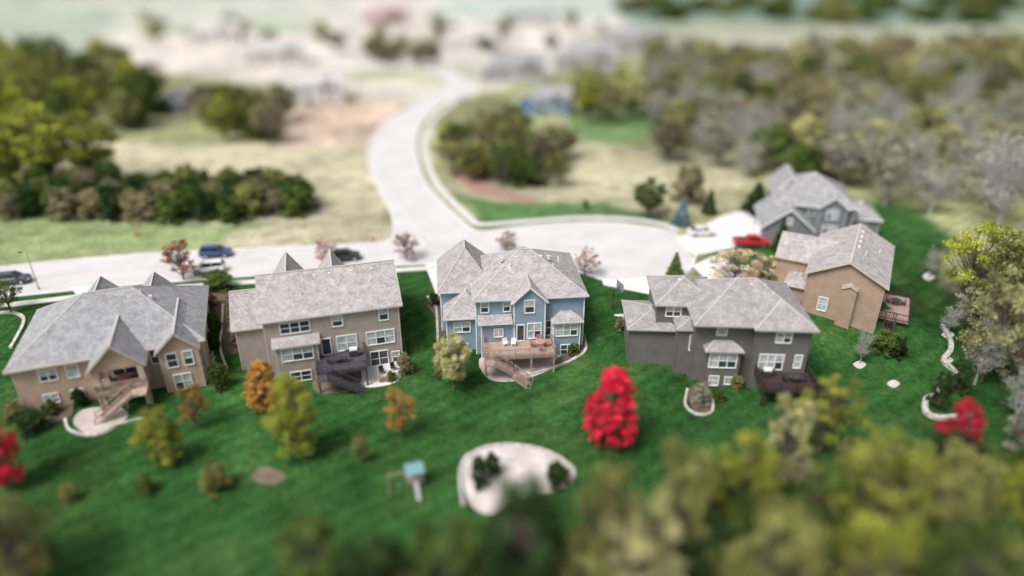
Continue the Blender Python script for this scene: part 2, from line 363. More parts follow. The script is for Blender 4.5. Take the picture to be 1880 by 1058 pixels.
# ---- tan gabled house (right)
h = House('brown_gabled_house', (38.8, 80.6, 0), math.radians(-29)); h.wall, h.trim, h.trim2 = W5, TR1, W5; h.roof = ROOFB
h.blk(0, 9, 0, 14.5, -4, 5.6); h.gable(0, 9, 0, 14.5, 5.6, .52, .45, 'y')
h.blk(4.4, 6.0, -.7, .2, -4, 4.6); h.gable(4.4, 6.0, -.7, .2, 4.6, .5, .15, 'y')
h.blk(-4.6, .3, 5.5, 12.5, -1, 4.8); h.gable(-4.6, 2, 5.5, 12.5, 4.8, .62, .4, 'x')
h.blk(-2.6, .2, 1.5, 5.6, -1.5, 2.6); h.hip(-2.6, .2, 1.5, 5.6, 2.65, .5, .35)
h.win('S', 0, 2.4, .6, 1.0, 1.8, 1, BLIND); h.win('W', 0, 3.2, 3.4, 1.0, 1.3, 1, BLIND); h.win('W', -4.6, 9, 2.6, 1.6, 1.3, 2, BLIND)
h.win('W', -4.6, 9.2, -.2, 2.4, 2.0, 2, WHITE, False)
h.deck(D4, 9.05, 12.8, 3.0, 11, -.1, -4, 'SEN', D3); h.stairs(D4, (10.6, 2.9), (0, -1), 1.2, -.15, -2.9)
h.pipes([(6, 5, 7.5), (7.6, 9, 6.6)]); h.vents([(5.0, 8, 7.95), (5.0, 10, 7.95), (5.0, 12, 7.95), (5, 6, 7.95)])
h.done()
# ---- slate house at the back
h = House('slate_house', (42.5, 108.5, 0), math.radians(-12)); h.wall, h.trim, h.trim2 = W6, WHITE, TR3; h.roof = ROOFG
h.blk(2, 14, 0, 12, -1, 5.3); h.hip(2, 14, 0, 12, 5.35, .6, .5)
h.blk(-.6, 7, -5, 3, -1, 2.9); h.gable(-.6, 7, -5, 5, 2.9, .8, .4, 'y'); h.blk(13, 18.6, 1.5, 8.5, -2, 3.0); h.hip(13, 18.6, 1.5, 8.5, 3.05, .55, .4)
h.gable(8.4, 12.6, -.8, 6, 5.3, .8, .35, 'y'); h.blk(8.4, 12.6, -.8, 1, -1, 5.3); h.gable(2, 7.5, 6, 13.5, 5.3, .95, .35, 'y')
h.win('S', 0, 7.4, 3.7, .9, 1.3, 1, BLIND); h.win('S', -.8, 10.5, 3.5, 1.6, 1.4, 2, BLIND); h.win('S', -.8, 10.5, .7, 2.2, 1.5, 2, BLIND)
h.win('S', 1.5, 16, .8, 1.4, 1.3, 2, BLIND); h.win('W', -.6, -1, .0, 4.2, 2.2, 3, WHITE, False); h.win('S', -5, 3.2, 3.6, .9, .9, 1, BLIND)
h.vents([(8, 5.2, 9.0), (16, 4.4, 5.0)]); h.done()
# ---- distant houses
def far_house(name, u, v, w, d, e, rot, wall, roof):
    p = S(u, v); h = House(name, (p.x, p.y, p.z), math.radians(rot)); h.wall, h.trim, h.trim2 = wall, WHITE, WHITE; h.roof = roof
    h.blk(-w/2, w/2, 0, d, -1, e); h.gable(-w/2, w/2, 0, d, e, .6, .4, 'x')
    h.blk(-w/2 - 5, -w/2 + 2, -2, d - 2, -1, 3.2); h.gable(-w/2 - 5, -w/2 + 2, -2, d - 2, 3.2, .7, .4, 'y'); h.gable(0, w*.35, -1, d*.6, e, .9, .3, 'y')
    for i in range(4):
        for z in ((.8, 3.6) if e > 4 else (.8,)): h.win('S', 0, -w/2 + 2.6 + (w - 4) / 3.4 * i, z, 1.2, 1.4, 1)
    h.done()
WP = siding('siding_pale', (.60,.57,.53)); WD = siding('siding_charcoal', (.10,.11,.14)); WB = siding('siding_deep_blue', (.12,.20,.32)); WG = siding('siding_midgrey', (.33,.33,.33))
RD = mat('roof_dark', (.14,.14,.17), .9, .15); RL = mat('roof_pale', (.48,.45,.43), .9, .1)  # pale siding and pale roof also carry distance haze in their colour
far_house('white_house', 590, 190, 13, 10, 5.6, 10, siding('siding_white', (.72,.71,.70)), RL)
far_house('charcoal_house', 348, 208, 7, 8, 3.4, -5, WD, RD)
far_house('deep_blue_house', 1012, 212, 10, 8, 5.0, -15, WB, ROOFG)
far_house('grey_roof_house', 955, 150, 18, 12, 5.6, 5, WG, ROOFG); far_house('grey_roof_house', 1085, 130, 20, 12, 5.6, -8, WG, ROOFG)
far_house('grey_roof_house', 870, 95, 22, 14, 5.6, 5, WP, RL); far_house('white_house', 520, 120, 18, 12, 5.6, 15, WP, RL)
far_house('grey_roof_house', 1170, 95, 22, 14, 5.6, 5, WG, ROOFG); far_house('mauve_roof_house', 710, 42, 22, 14, 5.6, -5, siding('siding_brickred', (.42,.26,.25)), mat('roof_mauve', (.42,.30,.32), .9, .1))
far_house('grey_roof_house', 400, 80, 20, 12, 5.6, 5, WP, RL); far_house('grey_roof_house', 980, 50, 26, 14, 5, 5, WP, ROOFG)

# ------------------------------------------------------------------ ground
xs = np.unique(np.concatenate([np.linspace(-2500,-300,23), np.linspace(-300,-130,35), np.arange(-130,131,1.0), np.linspace(130,300,35), np.linspace(300,2500,23)]))
ys = np.unique(np.concatenate([np.linspace(-200,15,12), np.arange(15,215,1.0), np.arange(215,400,4.0), np.arange(400,1000,20.), np.linspace(1000,5000,20)]))
nx, ny = len(xs), len(ys)
X, Y = np.meshgrid(xs, ys)
Z = np.array([[T(x, y) for x in xs] for y in ys])
rs = np.random.RandomState(3)
JX = X + 1.5 * np.sin(Y * .31 + X * .13) + 1.0 * np.sin(X * .57 + 2) ; JY = Y + 1.5 * np.sin(X * .23 + 1.3) + rs.randn(ny, nx) * .5
def inpoly(poly):
    r = np.zeros(X.shape, bool); n = len(poly)
    for i in range(n):
        x1, y1 = poly[i][0], poly[i][1]; x2, y2 = poly[(i+1) % n][0], poly[(i+1) % n][1]
        c = ((y1 > JY) != (y2 > JY))
        with np.errstate(divide='ignore', invalid='ignore'):
            xi = (x2 - x1) * (JY - y1) / (y2 - y1) + x1
        r ^= c & (JX < xi)
    return r
col = np.zeros((ny, nx, 3)); col[:] = (.24,.25,.13)
def zone(pts, c): col[inpoly([S(*p) for p in pts])] = c
zone([(-300,460),(-300,250),(400,265),(560,268),(700,270),(740,440),(400,475)], (.39,.36,.25))
zone([(-300,370),(150,380),(330,405),(500,412),(420,440),(300,462),(-300,495)], (.23,.28,.135))
zone([(800,235),(1350,290),(1380,385),(1150,390),(860,365),(780,300)], (.35,.33,.22))
zone([(825,362),(1000,370),(1160,382),(1270,410),(1000,412),(870,416)], (.08,.15,.055))
zone([(1030,205),(1230,190),(1240,255),(1050,262)], (.13,.21,.09))
zone([(505,190),(745,185),(735,225),(690,268),(520,272)], (.45,.35,.28))
zone([(180,120),(700,185),(830,190),(1000,140),(1180,70),(1150,-10),(200,-10)], (.50,.46,.41))  # pale lots and far fields; distance haze is put into these lighter colours
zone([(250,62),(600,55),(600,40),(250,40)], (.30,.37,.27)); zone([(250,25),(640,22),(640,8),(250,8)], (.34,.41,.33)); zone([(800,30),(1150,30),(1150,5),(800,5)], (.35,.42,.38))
zone([(640,150),(860,160),(880,130),(650,125)], (.36,.37,.26))
zone([(1150,112),(1900,112),(2400,45),(1180,45)], (.30,.31,.24))
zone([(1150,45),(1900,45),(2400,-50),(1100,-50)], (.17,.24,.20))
zone([(-600,95),(180,105),(250,0),(-900,-50)], (.32,.36,.29))
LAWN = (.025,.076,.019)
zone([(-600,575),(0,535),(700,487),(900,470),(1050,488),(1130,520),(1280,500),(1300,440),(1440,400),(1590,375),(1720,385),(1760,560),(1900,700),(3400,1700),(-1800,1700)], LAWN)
for k in range(2):
    c2 = col.copy(); c2[1:-1,1:-1] = (col[1:-1,1:-1]*2 + col[:-2,1:-1] + col[2:,1:-1] + col[1:-1,:-2] + col[1:-1,2:]) / 6; col = c2
verts = np.stack([X, Y, Z], -1).reshape(-1, 3)
idx = np.arange(nx * ny).reshape(ny, nx)
fc = np.stack([idx[:-1,:-1], idx[:-1,1:], idx[1:,1:], idx[1:,:-1]], -1).reshape(-1, 4)
GM, n, b = nt('ground_grass'); b.inputs['Roughness'].default_value = .95; b.inputs['Specular IOR Level'].default_value = .05
at = n.nodes.new('ShaderNodeAttribute'); at.attribute_name = 'tint'; tc = n.nodes.new('ShaderNodeTexCoord')
hn = n.nodes.new('ShaderNodeTexNoise'); hn.inputs['Scale'].default_value = .16; hn.inputs['Detail'].default_value = 6; n.links.new(tc.outputs['Object'], hn.inputs['Vector'])
hm = n.nodes.new('ShaderNodeMapRange'); hm.inputs[1].default_value = .48; hm.inputs[2].default_value = .78; hm.inputs[3].default_value = 0; hm.inputs[4].default_value = .14; n.links.new(hn.outputs['Fac'], hm.inputs[0])
hx = n.nodes.new('ShaderNodeMix'); hx.data_type = 'RGBA'; hx.inputs[7].default_value = (.20,.23,.07,1); n.links.new(hm.outputs[0], hx.inputs[0]); n.links.new(at.outputs['Color'], hx.inputs[6])
prev = hx.outputs[2]
for scl, lo, hi in ((.04,.65,1.38),(.3,.70,1.32),(1.7,.70,1.32),(7,.62,1.40)):
    no = n.nodes.new('ShaderNodeTexNoise'); no.inputs['Scale'].default_value = scl; no.inputs['Detail'].default_value = 6
    n.links.new(tc.outputs['Object'], no.inputs['Vector'])
    mr = n.nodes.new('ShaderNodeMapRange'); mr.inputs[1].default_value = .3; mr.inputs[2].default_value = .7; mr.inputs[3].default_value = lo; mr.inputs[4].default_value = hi
    n.links.new(no.outputs['Fac'], mr.inputs[0])
    vs = n.nodes.new('ShaderNodeVectorMath'); vs.operation = 'SCALE'; n.links.new(prev, vs.inputs[0]); n.links.new(mr.outputs[0], vs.inputs['Scale']); prev = vs.outputs[0]
mp = n.nodes.new('ShaderNodeMapping'); mp.inputs['Rotation'].default_value = (0,0,.9); n.links.new(tc.outputs['Object'], mp.inputs[0])
wv = n.nodes.new('ShaderNodeTexWave'); wv.inputs['Scale'].default_value = .16; wv.inputs['Distortion'].default_value = 1.6; wv.inputs['Detail'].default_value = 2; wv.inputs['Detail Scale'].default_value = .15
n.links.new(mp.outputs[0], wv.inputs[0]); mr = n.nodes.new('ShaderNodeMapRange'); mr.inputs[3].default_value = .9; mr.inputs[4].default_value = 1.1; n.links.new(wv.outputs['Fac'], mr.inputs[0])
vs = n.nodes.new('ShaderNodeVectorMath'); vs.operation = 'SCALE'; n.links.new(prev, vs.inputs[0]); n.links.new(mr.outputs[0], vs.inputs['Scale']); prev = vs.outputs[0]
n.links.new(prev, b.inputs['Base Color'])
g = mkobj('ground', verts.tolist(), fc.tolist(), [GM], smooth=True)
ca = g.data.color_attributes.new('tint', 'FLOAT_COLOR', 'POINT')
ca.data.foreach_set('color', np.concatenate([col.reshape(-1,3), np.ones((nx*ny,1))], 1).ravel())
# ------------------------------------------------------------------ sheets & ribbons
def cat(pts, k=6, closed=False):
    out = []; n = len(pts); P = [Vector(p) for p in pts]
    rng = range(n) if closed else range(n - 1)
    for i in rng:
        p0 = P[(i-1) % n] if closed or i > 0 else P[i]; p1 = P[i]; p2 = P[(i+1) % n]; p3 = P[(i+2) % n] if closed or i + 2 < n else p2
        for j in range(k):
            t = j / k; out.append(.5 * ((2*p1) + (p2-p0)*t + (2*p0-5*p1+4*p2-p3)*t*t + (3*p1-p0-3*p2+p3)*t**3))
    if not closed: out.append(P[-1])
    return out
def sheet(name, pts, m, dz, smooth=True):
    w = [S(*p) for p in pts]
    w = cat(w, 5, True) if smooth else w
    w = [Vector((p.x, p.y, 0)) for p in w]
    tris = tessellate_polygon([w])
    return mkobj(name, [(p.x, p.y, T(p.x, p.y) + dz) for p in w], [tuple(t) for t in tris], [m])
def patch(name, pts, m, dz=.05):
    """closed rounded patch draped on the terrain (star shaped)"""
    w = cat([Vector((S(*p).x, S(*p).y, 0)) for p in pts], 5, True)
    c = sum(w, Vector()) / len(w); v = []; f = []; R = 8; n = len(w)
    for r in range(1, R + 1):
        for p in w:
            q = c.lerp(p, r / R); v.append((q.x, q.y, T(q.x, q.y) + dz))
    v.append((c.x, c.y, T(c.x, c.y) + dz)); k = len(v) - 1
    for i in range(n):
        f.append((k, i, (i + 1) % n))
        for r in range(R - 1): f.append((r*n + i, r*n + (i+1) % n, (r+1)*n + (i+1) % n, (r+1)*n + i)[::-1])
    return mkobj(name, v, f, [m], smooth=True)
def ribbon(name, pts, w, m, z0, z1, k=6):
    c = cat([S(*p) for p in pts], k); v = []; f = []
    for i, p in enumerate(c):
        d = (c[min(i+1, len(c)-1)] - c[max(i-1, 0)]); d.z = 0; d.normalize(); s = Vector((-d.y, d.x, 0)) * w / 2
        for q in (p - s, p + s):
            t = T(q.x, q.y); v += [(q.x, q.y, t + z0), (q.x, q.y, t + z1)]
        if i:
            a = (i - 1) * 4; b_ = i * 4
            f += [(a+1, a+3, b_+3, b_+1), (a, a+1, b_+1, b_), (a+3, a+2, b_+2, b_+3)]
    f += [(0,2,3,1), (len(v)-4, len(v)-3, len(v)-1, len(v)-2)]
    return mkobj(name, v, f, [m])
ROAD = mat('road_concrete', (.54,.515,.515), .9, .09, .2, .05)
KERB = mat('kerb_concrete', (.68,.66,.65), .9, .08, 1)
SEAL = mat('crack_seal', (.33,.31,.31), .8, .2)
up_l = [(722,436),(722,405),(712,378),(695,345),(680,310),(678,275),(690,243),(722,214),(765,190),(800,178)]
up_r = [(818,186),(795,205),(772,232),(764,262),(768,300),(784,340),(815,375),(850,408)]
road = [(-500,548),(-200,520),(0,492),(200,472),(400,460),(600,452),(690,447)] 
low = [(1275,478),(1262,500),(1225,516),(1170,522),(1110,515),(1060,500),(990,486),(900,482),(720,489),(400,512),(200,528),(0,548),(-200,572),(-500,615)]
top = [(885,426),(960,416),(1060,409),(1140,411),(1210,421),(1255,440)]
sheet('road', road + up_l + up_r + [(862,420)] + top + low, ROAD, .03, smooth=False)
ribbon('distant_road', [(808,184),(850,160),(800,130),(700,112),(500,100)], 9, ROAD, -.2, .05)
ribbon('kerb', road + [(712,440)] + up_l, .35, KERB, 0, .15)
ribbon('kerb', up_r + [(862,418)] + top + [(1275,462)] + low[:1], .35, KERB, 0, .15)
ribbon('kerb', low, .35, KERB, 0, .148)
ribbon('sidewalk', [(835,186),(800,215),(785,240),(779,262),(785,300),(802,338),(832,372),(860,398),(882,412),(960,407),(1060,400),(1150,402),(1215,412),(1245,424)], 1.5, CONC, -.05, .06)
ribbon('sidewalk', [(-300,605),(0,562),(180,541),(400,522),(500,515),(720,497),(800,492)], 1.4, CONC, -.05, .05)
ribbon('crack_seal', [(775,430),(790,448),(815,452),(822,470)], .12, SEAL, .031, .036)
ribbon('crack_seal', [(790,448),(780,462),(800,468),(850,466)], .12, SEAL, .032, .038); ribbon('crack_seal', [(735,440),(760,456),(790,462)], .12, SEAL, .031, .037)
ribbon('crack_seal', [(705,300),(720,340),(745,380),(790,430)], .08, SEAL, .031, .034)
ribbon('crack_seal', [(0,516),(200,497),(400,484),(700,466),(900,450),(1200,462)], .08, SEAL, .031, .035)
DRV = mat('driveway_concrete', (.64,.615,.60), .9, .07, .5)
sheet('driveway', [(780,486),(850,483),(862,560),(808,560)], DRV, .045, False)
sheet('driveway', [(1105,515),(1245,505),(1330,560),(1210,600),(1128,580)], DRV, .045, False)
sheet('driveway', [(1270,488),(1310,470),(1470,545),(1440,590),(1340,560)], DRV, .046, False)
sheet('driveway', [(1240,440),(1330,395),(1392,380),(1440,420),(1400,445),(1275,470)], DRV, .047, False)
sheet('driveway', [(530,502),(620,495),(640,540),(560,545)], DRV, .045, False)
sheet('driveway', [(130,528),(215,520),(250,560),(160,570)], DRV, .045, False)
PAT = mat('patio_stone', (.44,.38,.345), .9, .2, 1, .1); MULCH = mat('mulch', (.12,.085,.065), .95, .3, 4, .4)
SAND = mat('sand', (.52,.465,.44), .95, .25, .5); DIRT = mat('bare_dirt', (.16,.125,.09), .95, .25, 1)
patch('patio', [(135,775),(155,752),(215,748),(235,765),(190,798),(155,795)], PAT, .06)
patch('patio', [(664,690),(672,666),(725,663),(732,700),(672,712)], DRV, .06)
patch('patio', [(575,700),(610,680),(668,676),(664,712),(590,724)], DIRT, .055)
patch('patio', [(880,660),(930,650),(1020,650),(1030,668),(960,698),(900,698)], PAT, .06)
patch('sand_pit', [(848,850),(870,828),(930,818),(1000,830),(1050,862),(1040,895),(960,915),(900,945),(860,920)], SAND, .07)
ribbon('stone_edging', [(850,930),(845,860),(875,828),(930,817),(1000,828),(1052,862),(1045,895)], .3, STONE, -.1, .2)
ribbon('stone_edging', [(785,545),(800,565),(803,600),(806,632),(822,640)], .35, STONE, -.1, .2)
ribbon('stone_edging', [(1062,600),(1076,640),(1050,662),(1010,678),(965,690),(930,700)], .35, STONE, -.1, .2)
ribbon('stone_edging', [(410,560),(408,600),(405,640),(418,680)], .3, STONE, -.1, .2)
ribbon('stone_edging', [(120,770),(130,792),(175,800),(220,780),(300,760)], .3, STONE, -.1, .2)
ribbon('stone_edging', [(1730,600),(1745,640),(1732,665),(1760,690),(1730,700),(1722,725),(1700,735),(1700,760),(1735,770),(1790,760)], .6, STONE, -.2, .4)
ribbon('stone_edging', [(20,640),(45,590),(20,575),(-20,580)], .4, STONE, -.1, .25)
patch('garden_bed', [(1262,720),(1290,702),(1310,730),(1305,758),(1275,755)], MULCH, .08)
ribbon('stone_edging', [(1262,715),(1258,745),(1280,762),(1306,758),(1308,735)], .3, STONE, -.1, .2)
patch('garden_bed', [(786,560),(812,545),(826,600),(826,640),(808,632),(802,590)], MULCH, .06)
patch('garden_bed', [(1020,662),(1066,630),(1074,642),(1050,660),(1015,676)], MULCH, .09)
patch('garden_bed', [(380,540),(440,535),(440,640),(412,640),(405,590)], MULCH, .05)
patch('garden_bed', [(20,735),(120,735),(130,765),(60,785),(15,775)], MULCH, .06)
patch('dirt_patch', [(462,880),(485,858),(525,875),(500,892)], DIRT, .1)
patch('dirt_strip', [(825,318),(850,318),(925,350),(990,365),(960,372),(880,355)], mat('mulch_red', (.33,.20,.16), .95, .2), .06)
for u, v in ((1640,705),(1705,508),(1578,670),(1740,615),(1738,662)):
    patch('mulch_ring', [(u-12,v),(u,v-7),(u+12,v),(u,v+8)], SAND if u in (1640,1578) else STONE, .06)
# ------------------------------------------------------------------ trees
def tube(V, F, M, a, b, r0, r1, n=5, mi=0):
    a = np.array(a, float); b = np.array(b, float); d = b - a; L = np.linalg.norm(d)
    if L < 1e-6: return
    d /= L; up = np.array([0,0,1.]) if abs(d[2]) < .9 else np.array([1.,0,0])
    s = np.cross(d, up); s /= np.linalg.norm(s); t = np.cross(s, d); k = len(V)
    for q, r in ((a, r0), (b, r1)):
        for i in range(n):
            w = 2*math.pi*i/n; V.append(tuple(q + (s*math.cos(w) + t*math.sin(w))*r))
    for i in range(n): F.append((k+i, k+(i+1)%n, k+n+(i+1)%n, k+n+i)); M.append(mi)
def make_tree(name, style, seed, nleaf=5000, leaf=.3):
    r = np.random.RandomState(seed); V = []; F = []; M = []
    Ht = 10.0; cl = []
    if style == 'round':
        lob = [(r.uniform(0, 6.28), r.uniform(.75, 1.1)) for _ in range(5)]
        cz = 6.0; rz = 4.0; rr = 4.1; n = 95
        for i in range(n):
            while 1:
                p = r.uniform(-1, 1, 3)
                if .2 < np.linalg.norm(p) < 1: break
            p = p / np.linalg.norm(p) * np.linalg.norm(p) ** .45
            a = math.atan2(p[1], p[0]); k = .86 + .18 * math.sin(2*a + lob[0][0]) * lob[1][1] + .12 * math.sin(5*a + lob[2][0])
            cl.append((p*[rr*k*.9, rr*k*.9, rz*.88] + [0,0,cz], r.uniform(.35, .85)))
    elif style == 'oval':
        n = 95
        for i in range(n):
            z = r.uniform(.10, .97); w = 3.5 * math.sin(math.pi * min(1, (1 - z) * .64 + .09)) * (1 if z > .2 else .75); a = r.uniform(0, 6.28); q = w * r.uniform(.35, 1) * r.uniform(.85, 1.08)
            cl.append((np.array([q*math.cos(a), q*math.sin(a), z*Ht]), r.uniform(.35, .8)))
    elif style == 'dense':   # full maple crown, broad base, tapering top
        n = 230
        for i in range(n):
            z = r.uniform(.10, .97); w = 4.0 * (max(0, 1 - ((z - .38) / .62) ** 2)) ** .62; a = r.uniform(0, 6.28); q = w * r.uniform(.2, 1) ** .5 * .95
            cl.append((np.array([q*math.cos(a), q*math.sin(a), z*Ht]), r.uniform(.3, .62)))
    elif style == 'shrub':
        n = 70
        for i in range(n):
            a = r.uniform(0, 6.28); z = r.uniform(.03, .9); w = 4.7 * math.sqrt(max(0, 1 - (z*.95)**2)) * r.uniform(.3, .98)
            cl.append((np.array([w*math.cos(a), w*math.sin(a), z*Ht]), r.uniform(.6, 1.25)))
    elif style == 'open':
        n = 52
        for i in range(n):
            a = r.uniform(0, 6.28); z = r.uniform(.28, .97); w = 4.3 * math.sin(math.pi * (z*.75 + .1)) * r.uniform(.3, 1)
            cl.append((np.array([w*math.cos(a), w*math.sin(a), z*Ht]), r.uniform(.35, .8)))
    elif style == 'bare':
        n = 28
        for i in range(n):
            a = r.uniform(0, 6.28); z = r.uniform(.35, 1.0); w = 4.0 * math.sin(math.pi * (z*.7 + .12)) * r.uniform(.3, 1)
            cl.append((np.array([w*math.cos(a), w*math.sin(a), z*Ht]), r.uniform(.9, 1.3)))
    elif style == 'cone':
        n = 70
        for i in range(n):
            z = .04 + .93 * (i / n); a = i * 2.4 + r.uniform(-.3, .3); w = 3.0 * (1 - z) * r.uniform(.7, 1) + .1
            cl.append((np.array([w*math.cos(a), w*math.sin(a), z*Ht]), .3 + .75 * (1 - z)))
    top = {'round':7,'oval':8.5,'dense':8,'shrub':3,'open':7,'bare':8.5,'cone':9.6}[style]
    pts = [np.array([0,0,-.3])]
    for i in range(1, 6): pts.append(np.array([r.uniform(-.15,.15)*i*.5, r.uniform(-.15,.15)*i*.5, top*i/5]))
    rad = [.26*(1 - i/5.6) for i in range(6)]
    for i in range(5): tube(V, F, M, pts[i], pts[i+1], rad[i], rad[i+1], 7)
    for ci, (c, q) in enumerate(cl):
        if style == 'cone' or (style == 'dense' and ci % 3): continue
        k = min(4, max(1, int((c[2] * .55) / top * 5))); s = pts[k]
        m = (s + c) / 2 + r.uniform(-.3, .3, 3) + [0,0,-.2]
        tube(V, F, M, s, m, .09, .055, 4); tube(V, F, M, m, c, .055, .03, 4)
        nt_ = 13 if style == 'bare' else 3
        for j in range(nt_):
            d = r.randn(3); d[2] = abs(d[2]) * .8 + .1 ; d /= np.linalg.norm(d)
            st = m + (c - m) * r.uniform(.1, 1.0)
            e1 = st + d * r.uniform(.6, 1.4)
            tube(V, F, M, st, e1, .035, .015, 3)
            if style == 'bare':
                for l in range(3):
                    d2 = d + r.randn(3)*.6; st2 = st + (e1 - st) * r.uniform(.3, 1); tube(V, F, M, st2, st2 + d2 * r.uniform(.4, .8), .02, .01, 3)
    tot = sum(q**2 for _, q in cl)
    LV = []; cols = []
    for c, q in cl:
        k = int(nleaf * q**2 / tot); 
        if k < 1: continue
        d = r.randn(k, 3); d /= np.linalg.norm(d, axis=1)[:, None]
        rad_ = q * r.uniform(.1, 1.3, k) ** .7
        sc3 = [1.15, 1.15, .7] if style != 'cone' else [1, 1, .5]
        P = c + d * rad_[:, None] * sc3
        ctone = r.uniform(0, 1); csh = r.uniform(.05, .95)
        a = r.randn(k, 3); a /= np.linalg.norm(a, axis=1)[:, None]; b_ = np.cross(a, r.randn(k, 3)); b_ /= np.linalg.norm(b_, axis=1)[:, None]
        sz = leaf * r.uniform(.5, 1.5, k)[:, None] * .5
        q4 = np.stack([P - a*sz, P - b_*sz*.7, P + a*sz, P + b_*sz*.7], 1)
        LV.append(q4.reshape(-1, 3))
        cols.append(np.stack([np.clip(ctone + r.randn(k)*.22, 0, 1), np.clip(csh + r.randn(k)*.18, 0, 1), np.zeros(k), np.ones(k)], 1))
    LV = np.concatenate(LV); cols = np.concatenate(cols)
    LV[:, 2] = np.maximum(LV[:, 2], .03)
    v0 = len(V); V += LV.tolist(); nl = len(LV) // 4
    F += [(v0+4*i, v0+4*i+1, v0+4*i+2, v0+4*i+3) for i in range(nl)]; M += [1] * nl
    me = bpy.data.meshes.new(name); me.from_pydata(V, [], F); me.materials.append(BARK); me.materials.append(LEAF['green'])
    me.polygons.foreach_set('material_index', M)
    ca = me.color_attributes.new('clump', 'FLOAT_COLOR', 'CORNER')
    allc = np.zeros((len(me.loops), 4)); allc[:, 3] = 1
    lc = np.repeat(cols, 4, axis=0)
    allc[-len(lc):] = lc
    ca.data.foreach_set('color', allc.ravel()); me.update()
    return me
TM = {
 'round': [make_tree('round_crown_a', 'round', 1, 8500, .28), make_tree('round_crown_b', 'round', 2, 8500, .28), make_tree('round_crown_c','round',12,7000,.30)],
 'oval': [make_tree('oval_crown_a', 'oval', 3, 9500, .26), make_tree('oval_crown_b', 'oval', 4, 9500, .26)],
 'dense': [make_tree('dense_crown_a', 'dense', 23, 17000, .25)],
 'shrub': [make_tree('shrub_a', 'shrub', 5, 7500, .45), make_tree('shrub_b', 'shrub', 6, 7500, .45)],
 'open': [make_tree('open_crown_a', 'open', 7, 4600, .27), make_tree('open_crown_b', 'open', 8, 4600, .27), make_tree('open_crown_c', 'open', 18, 4000, .29)],
 'bare': [make_tree('bare_crown_a', 'bare', 9, 900, .22), make_tree('bare_crown_b', 'bare', 10, 600, .22)],
 'cone': [make_tree('conifer_a', 'cone', 11, 9000, .30)],
}
CW = {'round':8.4,'oval':7.2,'dense':8.4,'shrub':10,'open':8.6,'bare':8.6,'cone':5.6}
def place(name, kind, c, loc, h, w, parent=None):
    me = rnd.choice(TM[kind]); ob = bpy.data.objects.new(name, me); sc.collection.objects.link(ob)
    ob.location = loc; ob.rotation_euler = (0, 0, rnd.uniform(0, 6.28)); ob.scale = (w / CW[kind], w / CW[kind], h / 10)
    s = ob.material_slots
    s[1].link = 'OBJECT'; s[1].material = LEAF[c]
    if kind == 'bare' or c == 'gray': s[0].link = 'OBJECT'; s[0].material = BARKG
    if parent: ob.parent = parent
    return ob
def tree(name, kind, c, u, vb, vt, wpx):
    p = S(u, vb); a = PR + math.atan((vt - 529) / 1253)
    h = max(.4, H - p.y * math.tan(a) - p.z); w = wpx / 1253 * depth(p.x, p.y, p.z + h/2)
    return place(name, kind, c, p, h * 1.02, w)
def mass(name, poly, n, kinds, cols, hr, wr, mind=3.0):
    w = [S(*p) for p in poly]; e = bpy.data.objects.new(name, None); sc.collection.objects.link(e)
    x0, x1 = min(p.x for p in w), max(p.x for p in w); y0, y1 = min(p.y for p in w), max(p.y for p in w)
    pts = []; tries = 0
    while len(pts) < n and tries < n * 60:
        tries += 1; x = rnd.uniform(x0, x1); y = rnd.uniform(y0, y1); ins = False
        for i in range(len(w)):
            a, b_ = w[i], w[(i+1) % len(w)]
            if (a.y > y) != (b_.y > y) and x < (b_.x - a.x) * (y - a.y) / (b_.y - a.y) + a.x: ins = not ins
        if not ins or any((x-q[0])**2 + (y-q[1])**2 < mind**2 for q in pts): continue
        pts.append((x, y))
    for i, (x, y) in enumerate(pts):
        hh = rnd.uniform(*hr); ww = rnd.uniform(*wr)
        place('tree_%d' % i, rnd.choice(kinds), rnd.choice(cols), (x, y, T(x, y)), hh, ww, e)
# individual trees
tree('maple_tree','open','rust',338,515,445,66); tree('maple_tree','open','pink',600,486,437,48); tree('maple_tree','open','pink',746,478,431,52)
tree('maple_tree','open','pink',930,470,424,44); tree('maple_tree','open','pink',1073,505,458,52); tree('maple_tree','open','peach',1345,522,456,104); tree('maple_tree','open','peach',1392,522,470,60)
tree('arborvitae_tree','cone','green',1238,507,463,28); tree('arborvitae_tree','cone','dark',1430,462,398,26); tree('spruce_tree','cone','dark',1301,393,347,26)
tree('blue_spruce_tree','cone','blue',1250,414,366,32); tree('green_tree','round','green',1190,398,328,76); tree('arborvitae_tree','cone','dark',1386,390,335,50)
tree('green_tree','shrub','brown',1262,370,300,70)
tree('orange_tree','dense','orange',490,752,666,72); tree('yellow_green_tree','oval','yg',551,838,696,100); tree('orange_tree','open','orange',740,800,714,66)
tree('olive_tree','round','cream',833,716,612,86); tree('red_maple_tree','dense','red',1120,815,682,108); tree('yellow_green_tree','oval','yg',305,852,752,84)
tree('orange_tree','open','orange',362,785,712,64); tree('red_maple_tree','oval','red',22,895,762,80); tree('sapling','open','olive',665,850,800,40)
tree('yellow_green_tree','round','olive',1818,660,432,160); tree('yellow_green_tree','open','yg',1765,560,402,130); tree('bare_tree','bare','gray',1830,420,250,170); tree('yellow_green_tree','open','cream',1800,700,500,130)
tree('red_maple_tree','oval','red',1745,850,742,80); tree('yellow_tree','open','yg',1505,830,700,140); tree('olive_tree','open','cream',1430,870,735,100); tree('green_tree','open','green',22,575,512,60)
tree('bare_sapling','bare','gray',1740,610,560,40); tree('bare_sapling','bare','gray',1578,668,600,36); tree('bare_sapling','bare','gray',1705,508,455,36)
